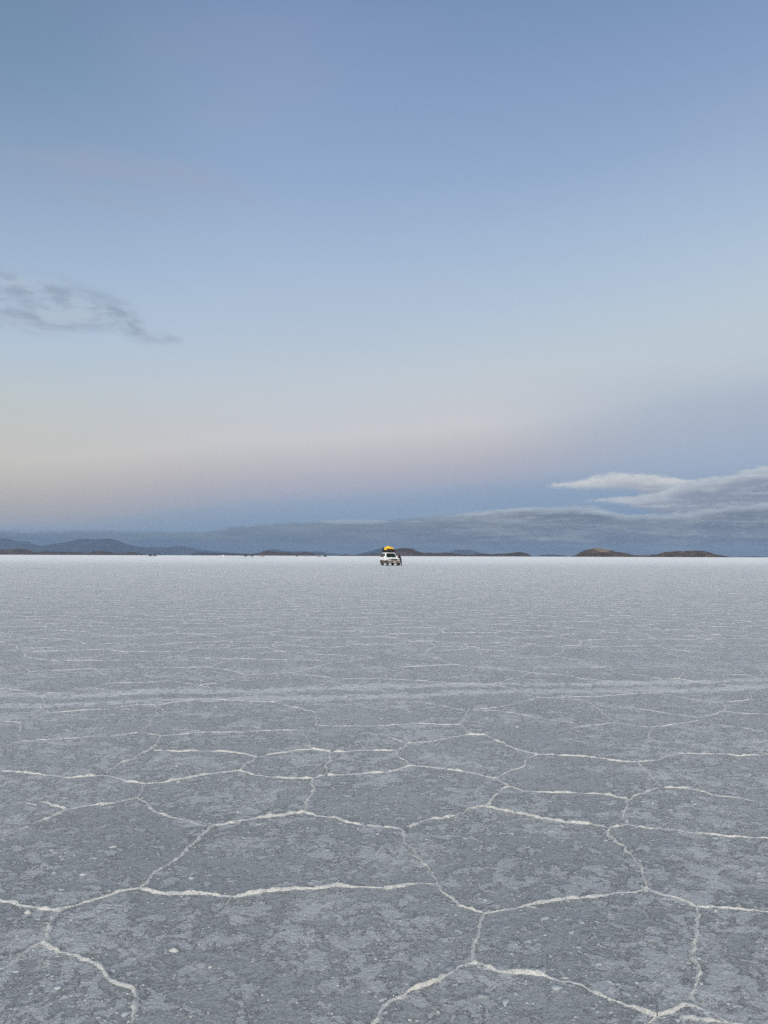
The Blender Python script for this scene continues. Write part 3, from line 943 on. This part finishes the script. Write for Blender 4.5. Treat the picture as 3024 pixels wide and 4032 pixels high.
    box('grille', (0, -2.225, 0.875), (0.92, 0.085, 0.22), M_BLACK, root, 0.015)
    bp = box('front_bumper', (0, -2.26, 0.56), (1.84, 0.34, 0.33), lowfront, root, 0.06)
    box('rear_bumper', (0, 2.44, 0.56), (1.80, 0.20, 0.24), low, root, 0.04)
    if full:
        box('grille_bar', (0, -2.273, 0.885), (0.80, 0.01, 0.018), M_CHROME, root, 0.002)
        bm = bmesh.new()
        bmesh.ops.create_uvsphere(bm, u_segments=16, v_segments=8, radius=0.06)
        bmesh.ops.scale(bm, verts=bm.verts, vec=(1.25, 0.25, 0.75))
        bmesh.ops.translate(bm, verts=bm.verts, vec=(0, -2.285, 0.89))
        link('badge', bm_mesh('badge', bm, True), M_CHROME, root)
        box('number_plate', (0.0, -2.438, 0.53), (0.33, 0.015, 0.13), M_PLATE, root, 0.004)
        for s in (-1, 1):
            box('fog_lamp', (s * 0.70, -2.434, 0.60), (0.24, 0.012, 0.07), M_LAMP, root, 0.004)
            box('intake', (s * 0.36, -2.434, 0.605), (0.24, 0.012, 0.05), M_BLACK, root, 0.004)
            box('bumper_strip', (s * 0.45, -2.434, 0.665), (0.88, 0.010, 0.02), M_BLACK, root, 0.003)
            box('turn_signal', (s * 0.885, -2.12, 0.895), (0.05, 0.2, 0.15), M_LAMP, root, 0.015)
            box('mud_flap', (s * 0.82, 1.93, 0.36), (0.28, 0.02, 0.30), M_BLACK, root, 0.005)
            box('tail_light', (s * 0.78, 2.405, 0.98), (0.13, 0.06, 0.22), simple('red_lamp', (0.35, 0.02, 0.02), 0.2), root, 0.01)
            for yy in (0.42, 1.18):
                box('door_handle', (s * 0.935, yy, 1.02), (0.03, 0.16, 0.035), paint, root, 0.008)
            for yy in (-0.62, 0.30, 1.10):
                box('door_seam', (s * 0.929, yy, 0.94), (0.006, 0.012, 0.36), M_BLACK, root, 0)
            box('wiper', (s * 0.32, -0.715, 1.185), (0.50, 0.02, 0.015), M_BLACK, root, 0.003)
        box('door_mark', (-0.934, -0.05, 0.88), (0.008, 0.13, 0.15), M_MARK, root, 0.002)
        box('door_mark', (-0.934, 0.10, 1.00), (0.008, 0.12, 0.05), M_MARK, root, 0.002)
        box('door_mark', (-0.934, 0.75, 1.02), (0.008, 0.14, 0.05), M_MARK, root, 0.002)
        box('bonnet_scoop', (0.05, -1.25, 1.105), (0.04, 0.06, 0.06), M_BLACK, root, 0.01)
        # papers and seats seen dimly through the glass are left as reflections; visor strip
        snk = box('sun_visor_strip', (0, -0.125, 1.735), (1.15, 0.012, 0.07), simple('tinted_strip', (0.05, 0.07, 0.08), 0.2), root, 0.002, rx=R(-42))
    return root


CAR_D = 108.8 + 1.6
CAR_X = (1536.5 - 1512) / F * CAR_D
CAR_ROT = R(15.0)
car = make_suv('four_wheel_drive', 'white four-wheel drive with tan lower panels and a yellow roof load on the salt', 'car', M_WHITE, M_BROWN, True, None, M_TAN)
car.location = (CAR_X, CAR_D, 0)
car.rotation_euler = (0, 0, CAR_ROT)
car.scale = (1.0, 1.0, 1.045)
# roof rack: a part of the car
rk = bmesh.new()
for s in (-1, 1):
    box_bm(rk, (s * 0.68, 1.02, 1.97), (0.035, 2.10, 0.035)); box_bm(rk, (s * 0.68, 1.02, 2.06), (0.03, 2.10, 0.03))
    for yy in (0.0, 0.5, 1.0, 1.5, 2.05):
        box_bm(rk, (s * 0.66, yy, 1.945), (0.03, 0.03, 0.22))
for yy in np.linspace(0.0, 2.05, 9): box_bm(rk, (0, yy, 1.955), (1.36, 0.035, 0.025))
for yy in (-0.02, 2.07): box_bm(rk, (0, yy, 2.06), (1.38, 0.03, 0.03))
link('roof_rack', bm_mesh('roof_rack', rk), M_BLACK, car)


def on_car(x, y, z):
    c, s = math.cos(CAR_ROT), math.sin(CAR_ROT)
    return (CAR_X + c * x - s * y, CAR_D + s * x + c * y, z + 0.088)


def lump(name, size, mat, seed, amp=0.18, sub=3, freq=1.6, facet=True, flat=-0.35, boxy=0.0):
    bm = bmesh.new()
    bmesh.ops.create_icosphere(bm, subdivisions=sub, radius=1)
    for v in bm.verts:
        d = v.co.normalized()
        if boxy:
            m = max(abs(d.x), abs(d.y), abs(d.z)); d = d * (1 - boxy) + d / m * boxy
        n1 = mnoise.noise(d * freq + Vector((seed, 0, 0)))
        n2 = 1 - 2 * abs(mnoise.noise(d * freq * 2.1 + Vector((0, seed, 0))))
        r = 1 + amp * n1 + amp * 0.8 * (n2 - 0.5)
        p = d * r
        p.z = max(p.z, flat)
        v.co = Vector((p.x * size[0], p.y * size[1], (p.z - flat) * size[2]))
    return link(name, bm_mesh(name, bm, not facet), mat)


def tarp_mat():
    m, nt, b, P = new_mat('yellow_tarpaulin')
    n = noise(nt, P, 1.8, 4, 0.6)
    c = mixc(nt, n.ss(0.48, 0.6), (0.82, 0.56, 0.03), (0.78, 0.40, 0.02))
    nt.links.new(c.s, b.inputs['Base Color']); b.inputs['Roughness'].default_value = 0.4
    return m


t = lump('tarpaulin_bundle', (0.64, 0.86, 0.44), tarp_mat(), 4.2, 0.36, 3, 1.9, True, -0.25, 0.35)
t.location = on_car(0.10, 1.05, 2.17); t.rotation_euler = (0, 0, CAR_ROT)
tag(t, 'crumpled yellow tarpaulin tied over luggage on the white car roof', 'tarpaulin')
M_BAG = simple('dark_bag_fabric', (0.022, 0.020, 0.021), 0.9, 0, 0.4, 6, spec=0.1)
M_BLUE = simple('navy_bag_fabric', (0.015, 0.022, 0.06), 0.8, 0, 0.3, 6)
b1 = lump('duffel_bag', (0.66, 0.34, 0.28), M_BAG, 1.1, 0.10, 3, 1.4, False, -0.5, 0.5)
b1.location = on_car(0.12, 0.10, 1.985); b1.rotation_euler = (0, 0, CAR_ROT)
tag(b1, 'dark duffel bag at the front of the roof rack under the yellow tarpaulin', 'bag')
b2 = lump('luggage_layer', (0.72, 0.86, 0.19), M_BAG, 2.6, 0.08, 3, 1.4, False, -0.5, 0.6)
b2.location = on_car(0.0, 1.15, 1.985); b2.rotation_euler = (0, 0, CAR_ROT)
tag(b2, 'flat dark luggage layer beneath the yellow tarpaulin', 'luggage')
b3 = lump('blue_bag', (0.20, 0.36, 0.36), M_BLUE, 7.7, 0.10, 3, 1.5, False, -0.5, 0.4)
b3.location = on_car(-0.60, 1.72, 2.085); b3.rotation_euler = (0, 0, CAR_ROT)
tag(b3, 'navy blue bag at the rear left of the roof load', 'bag')

# ------------------------------------------------------------ people
def skin_mesh(name, verts, edges, radii, sub=1, root=0):
    me = bpy.data.meshes.new(name)
    me.from_pydata(verts, edges, [])
    o = bpy.data.objects.new(name, me); COL.objects.link(o)
    md = o.modifiers.new('skin', 'SKIN')
    sv_ = me.skin_vertices[0].data
    for i, r in enumerate(radii):
        sv_[i].radius = (r, r) if not isinstance(r, tuple) else r
        sv_[i].use_root = (i == root)
    if sub:
        s = o.modifiers.new('sub', 'SUBSURF'); s.levels = s.render_levels = sub
    dg = bpy.context.evaluated_depsgraph_get()
    out = bpy.data.meshes.new_from_object(o.evaluated_get(dg))
    bpy.data.objects.remove(o)
    out.name = name
    out.polygons.foreach_set('use_smooth', [True] * len(out.polygons))
    out.materials.clear()
    return out


M_SKIN = simple('brown_skin', (0.24, 0.13, 0.085), 0.55, 0, 0.08, 20)
M_BLACKCLOTH = simple('black_cloth', (0.014, 0.014, 0.018), 0.95, 0, 0.3, 12, spec=0.08)
M_NAVY = simple('navy_cloth', (0.02, 0.024, 0.04), 0.95, 0, 0.3, 12, spec=0.08)
M_GREYCLOTH = simple('grey_cloth', (0.15, 0.15, 0.16), 0.9)
M_REDCLOTH = simple('dull_red_cloth', (0.16, 0.03, 0.03), 0.9)
M_PALECLOTH = simple('pale_cloth', (0.45, 0.46, 0.48), 0.9)
M_HAIR = simple('black_hair', (0.012, 0.010, 0.010), 0.6)


def make_person(label, group=None, jacket=None, trousers=None, hood=True, lean=0.0, reach=0.0, step=0.06, hands=False):
    """standing figure 1.68 m tall facing -y; lean tips the trunk forward, reach lifts the arms"""
    jacket = jacket or M_BLACKCLOTH; trousers = trousers or M_BLACKCLOTH
    root = empty('person'); tag(root, label, 'person', group)
    def up(p):      # lean about the hips
        x, y, z = p
        if z <= 0.92: return (x, y, z)
        d = z - 0.92; return (x, y * math.cos(lean) - d * math.sin(lean), 0.92 + d * math.cos(lean) + y * 0)
    head = up((0, -0.02, 1.56)); neck = up((0, 0, 1.40)); chest = up((0, 0, 1.25)); waist = up((0, 0, 1.05)); pel = (0, 0, 0.92)
    V = [pel, waist, chest, neck, up((0, -0.01, 1.47)), head, up((0, -0.015, 1.64))]
    Rr = [(0.135, 0.10), (0.125, 0.095), (0.16, 0.105), 0.055, 0.06, (0.078, 0.092), 0.055]
    E = [(0, 1), (1, 2), (2, 3), (3, 4), (4, 5), (5, 6)]
    JV = [pel, waist, chest, up((0, 0, 1.36))]; JR = [(0.195, 0.16), (0.185, 0.155), (0.22, 0.165), (0.14, 0.11)]
    JE = [(0, 1), (1, 2), (2, 3)]
    wr = {}
    for s in (-1, 1):
        sh = up((s * 0.18, 0, 1.35))
        el = (sh[0] + s * 0.05, sh[1] - 0.05 - 0.14 * reach, sh[2] - 0.27 + 0.06 * reach)
        w = (el[0] - s * 0.02 * (1 + reach), el[1] - 0.07 - 0.20 * reach, el[2] - 0.24 + 0.22 * reach)
        wr[s] = (w, (Vector(w) - Vector(el)).normalized())
        i = len(V); V += [sh, el, w, tuple(Vector(w) + wr[s][1] * 0.07)]; Rr += [0.058, 0.042, 0.028, (0.038, 0.018)]
        E += [(2, i), (i, i + 1), (i + 1, i + 2), (i + 2, i + 3)]
        j = len(JV); JV += [sh, el, tuple(Vector(w) - wr[s][1] * 0.02)]; JR += [0.092, 0.075, 0.058]
        JE += [(2, j), (j, j + 1), (j + 1, j + 2)]
    TV, TR_, TE = [pel], [(0.15, 0.115)], []
    feet = []
    for s in (-1, 1):
        hp, kn, an = (s * 0.09, 0, 0.86), (s * 0.11, -0.02 + s * step * 0.5, 0.48), (s * 0.12, s * step, 0.09)
        i = len(V); V += [hp, kn, an]; Rr += [0.082, 0.055, 0.036]
        E += [(0, i), (i, i + 1), (i + 1, i + 2)]
        j = len(TV); TV += [hp, kn, (an[0], an[1], 0.10)]; TR_ += [0.12, 0.092, 0.080]; TE += [(0, j), (j, j + 1), (j + 1, j + 2)]
        feet.append(an)
    body = link('body', skin_mesh('body', V, E, Rr, 1), M_SKIN, root)
    link('jacket', skin_mesh('jacket', JV, JE, JR, 1), jacket, root)
    link('trousers', skin_mesh('trousers', TV, TE, TR_, 1), trousers, root)
    for an in feet:
        link('shoe', skin_mesh('shoe', [(an[0], an[1] + 0.05, 0.045), (an[0], an[1] - 0.06, 0.045), (an[0], an[1] - 0.17, 0.038)], [(0, 1), (1, 2)], [0.042, 0.048, (0.045, 0.034)], 1), M_BLACKCLOTH, root)
    if hood:
        hd = bmesh.new()
        bmesh.ops.create_uvsphere(hd, u_segments=18, v_segments=12, radius=1)
        for v in hd.verts:
            q = v.co
            if q.y < -0.35: q.y = -0.35 + (q.y + 0.35) * 0.15
            v.co = Vector((head[0] + q.x * 0.115, head[1] + 0.03 + q.y * 0.13, head[2] + 0.01 + q.z * 0.155))
        link('hood', bm_mesh('hood', hd, True), jacket, root)
    else:
        hd = bmesh.new()
        bmesh.ops.create_uvsphere(hd, u_segments=18, v_segments=12, radius=1)
        for v in hd.verts:
            q = v.co
            v.co = Vector((head[0] + q.x * 0.092, head[1] + 0.022 + q.y * 0.10, head[2] + 0.035 + q.z * 0.10))
        link('hair', bm_mesh('hair', hd, True), M_HAIR, root)
    if hands:
        # face and fingers
        for nm, dx, dy, dz, r, sq in (('nose', 0, -0.098, -0.005, 0.016, (0.8, 1.2, 1.5)), ('ear', -0.078, 0, 0, 0.02, (0.5, 0.8, 1.3)), ('ear', 0.078, 0, 0, 0.02, (0.5, 0.8, 1.3)),
                                      ('mouth', 0, -0.088, -0.05, 0.018, (1.4, 0.4, 0.4)), ('chin', 0, -0.075, -0.085, 0.025, (1, 0.8, 0.7))):
            fc = bmesh.new()
            bmesh.ops.create_icosphere(fc, subdivisions=2, radius=r)
            for v in fc.verts: v.co = Vector((head[0] + dx + v.co.x * sq[0], head[1] + dy + v.co.y * sq[1], head[2] + dz + v.co.z * sq[2]))
            link(nm, bm_mesh(nm, fc, True), M_SKIN, root)
        for s in (-1, 1):
            ey = bmesh.new(); bmesh.ops.create_icosphere(ey, subdivisions=2, radius=0.012)
            bmesh.ops.translate(ey, verts=ey.verts, vec=(head[0] + s * 0.032, head[1] - 0.085, head[2] + 0.02))
            link('eye', bm_mesh('eye', ey, True), M_HAIR, root)
        for s in (-1, 1):
            w, d = Vector(wr[s][0]), wr[s][1]
            side = d.cross(Vector((0, 0, 1))).normalized(); dn = side.cross(d).normalized()
            V2 = [tuple(w), tuple(w + d * 0.05)]; R2 = [(0.026, 0.018), (0.036, 0.016)]; E2 = [(0, 1)]
            for k, L in zip((-1.5, -0.5, 0.5, 1.5), (0.062, 0.075, 0.080, 0.068)):
                i = len(V2); b0 = w + d * 0.09 + side * k * 0.019
                V2 += [tuple(b0), tuple(b0 + d * L * .55 - dn * 0.006), tuple(b0 + d * L - dn * 0.024)]
                R2 += [0.009, 0.0082, 0.007]; E2 += [(1, i), (i, i + 1), (i + 1, i + 2)]
            i = len(V2); b0 = w + d * 0.035 - side * s * 0.034
            V2 += [tuple(b0), tuple(b0 + d * 0.03 - side * s * 0.018), tuple(b0 + d * 0.055 - side * s * 0.02)]; R2 += [0.011, 0.010, 0.008]; E2 += [(0, i), (i, i + 1), (i + 1, i + 2)]
            link('hand', skin_mesh('hand', V2, E2, R2, 1), M_SKIN, root)
    return root


pm = make_person('person in a black hooded jacket leaning on the white four-wheel drive', None, M_BLACKCLOTH, M_BLACKCLOTH, True, R(24), 1.0, 0.10, True)
pd = CAR_D - 0.3
pm.location = ((1577.5 - 1512) / F * pd, pd, 0)
pm.rotation_euler = (0, 0, R(-62))
pm.scale = (1.03,) * 3


def copy_tree(o):
    c = o.copy(); COL.objects.link(c)
    for ch in list(o.children):
        k = ch.copy(); COL.objects.link(k); k.parent = c
    return c


G_P = 'people far off on the salt'
G_C = 'vehicles parked far off on the salt'
far_people = [
    (489, 1000, 'far person standing alone, leftmost on the horizon', 0), (506, 985, 'far dark figure second from the left, before the brown hills', 1),
    (558, 1010, 'far person a little left of the two dark cars', 0), (572, 1040, 'far pale figure right beside the two dark cars, on their left', 2),
    (906, 1010, 'far pale figure right of the white car', 2), (916, 990, 'far dark figure right of the white car', 1),
    (948, 1010, 'far small figure left of the dark high car', 0), (954, 985, 'far figure standing close to the dark high car, on its left', 1),
    (975, 1000, 'far person just right of the dark high car', 0), (979.5, 990, 'far person between the dark high car and the grey car', 1),
    (1026.7, 985, 'far person left of the car with a bright bonnet', 0),
    (1202.6, 1000, 'leftmost figure of the far group left of the main car', 0), (1206, 985, 'second figure from the left in the far group', 1),
    (1211, 1000, 'pale middle figure of the far group', 2), (1214.5, 985, 'dark figure right of the pale one in the far group', 0),
    (1223, 1015, 'figure standing apart at the right of the far group', 1)]
protos = [make_person('x', G_P, M_BLACKCLOTH, M_NAVY, True), make_person('x', G_P, M_NAVY, M_BLACKCLOTH, False, 0.1, 0.3), make_person('x', G_P, M_PALECLOTH, M_GREYCLOTH, False)]
used = [False] * 3
for i, (px, D, lab, k) in enumerate(far_people):
    if used[k]: o = copy_tree(protos[k])
    else: o = protos[k]; used[k] = True
    o['label'] = lab
    o.location = ((px - 1512) / F * D, D, 0)
    o.rotation_euler = (0, 0, random.uniform(-3, 3))

far_cars = [
    (594.6, 960, 'dark four-wheel drive, left one of the pair at the far left', M_DARKPAINT, 75, 0.55),
    (612, 965, 'dark four-wheel drive with a pale side stripe, right one of the far left pair', M_GREYPAINT, 82, 0.5),
    (883, 1000, 'white car, leftmost vehicle of the far central row', M_WHITE, 88, 0.0),
    (967, 975, 'dark high car with people standing on both sides', M_DARKPAINT, -80, 0.45),
    (993.7, 985, 'dark grey car second of the far central row', M_GREYPAINT, 60, 0.3),
    (1035, 980, 'white far car with a bright bonnet and a dark load', M_SILVER, 70, 0.35),
    (1171, 985, 'far car seen end on, behind the salt left of the main car', M_SILVER, 4, 0.5),
    (1258, 970, 'far silver car with a tall dark roof load', M_SILVER, -62, 0.7),
    (1281, 975, 'dark far car nearest to the main car on its left', M_GREYPAINT, -58, 0.7)]
cache = {}
for px, D, lab, paint, rot, load in far_cars:
    key = paint.name
    if key not in cache:
        o = cache[key] = make_suv('parked_car', lab, 'car', paint, M_BLACK if paint is not M_WHITE else M_WHITE, False, G_C)
    else:
        o = copy_tree(cache[key])
    o['label'] = lab
    o.location = ((px - 1512) / F * D, D, 0)
    o.rotation_euler = (0, 0, R(rot))
    if load:
        b_ = lump('roof_load', (0.62, 0.95, load), M_BAG, px * 0.1, 0.12, 2, 1.4, False, -0.3, 0.5)
        b_.location = (o.location.x, o.location.y, 1.853)
        b_.rotation_euler = (0, 0, R(rot))
        tag(b_, 'dark load on the roof of the ' + {594.6: 'leftmost dark car', 612: 'striped dark car', 967: 'dark high car', 993.7: 'dark grey car', 1035: 'car with the bright bonnet',
            1171: 'car seen end on', 1258: 'silver car, tall', 1281: 'dark car nearest the main car'}[px], 'luggage', 'roof loads of the far vehicles')

# ------------------------------------------------------------ air
def build_haze():
    m = bpy.data.materials.new('haze_air'); m.use_nodes = True
    nt = m.node_tree; nt.nodes.clear()
    out = nt.nodes.new('ShaderNodeOutputMaterial')
    pv = nt.nodes.new('ShaderNodeVolumePrincipled')
    pv.inputs['Color'].default_value = (0.27, 0.40, 0.62, 1)
    pv.inputs['Density'].default_value = 1.35e-5
    nt.links.new(pv.outputs[0], out.inputs['Volume'])
    bm = bmesh.new()
    box_bm(bm, (0, 5, 549), (136000, 136000, 1106))
    o = link('haze', bm_mesh('haze', bm), m)
    tag(o, 'thin bluish air fading the far mountains', kind='stuff')


build_haze()

# ------------------------------------------------------------ render settings
scene.render.engine = 'CYCLES'
scene.view_settings.view_transform = 'Standard'
scene.view_settings.look = 'None'
scene.view_settings.exposure = 0
scene.view_settings.gamma = 1
scene.cycles.max_bounces = 6
scene.cycles.volume_bounces = 0
scene.cycles.use_denoising = False
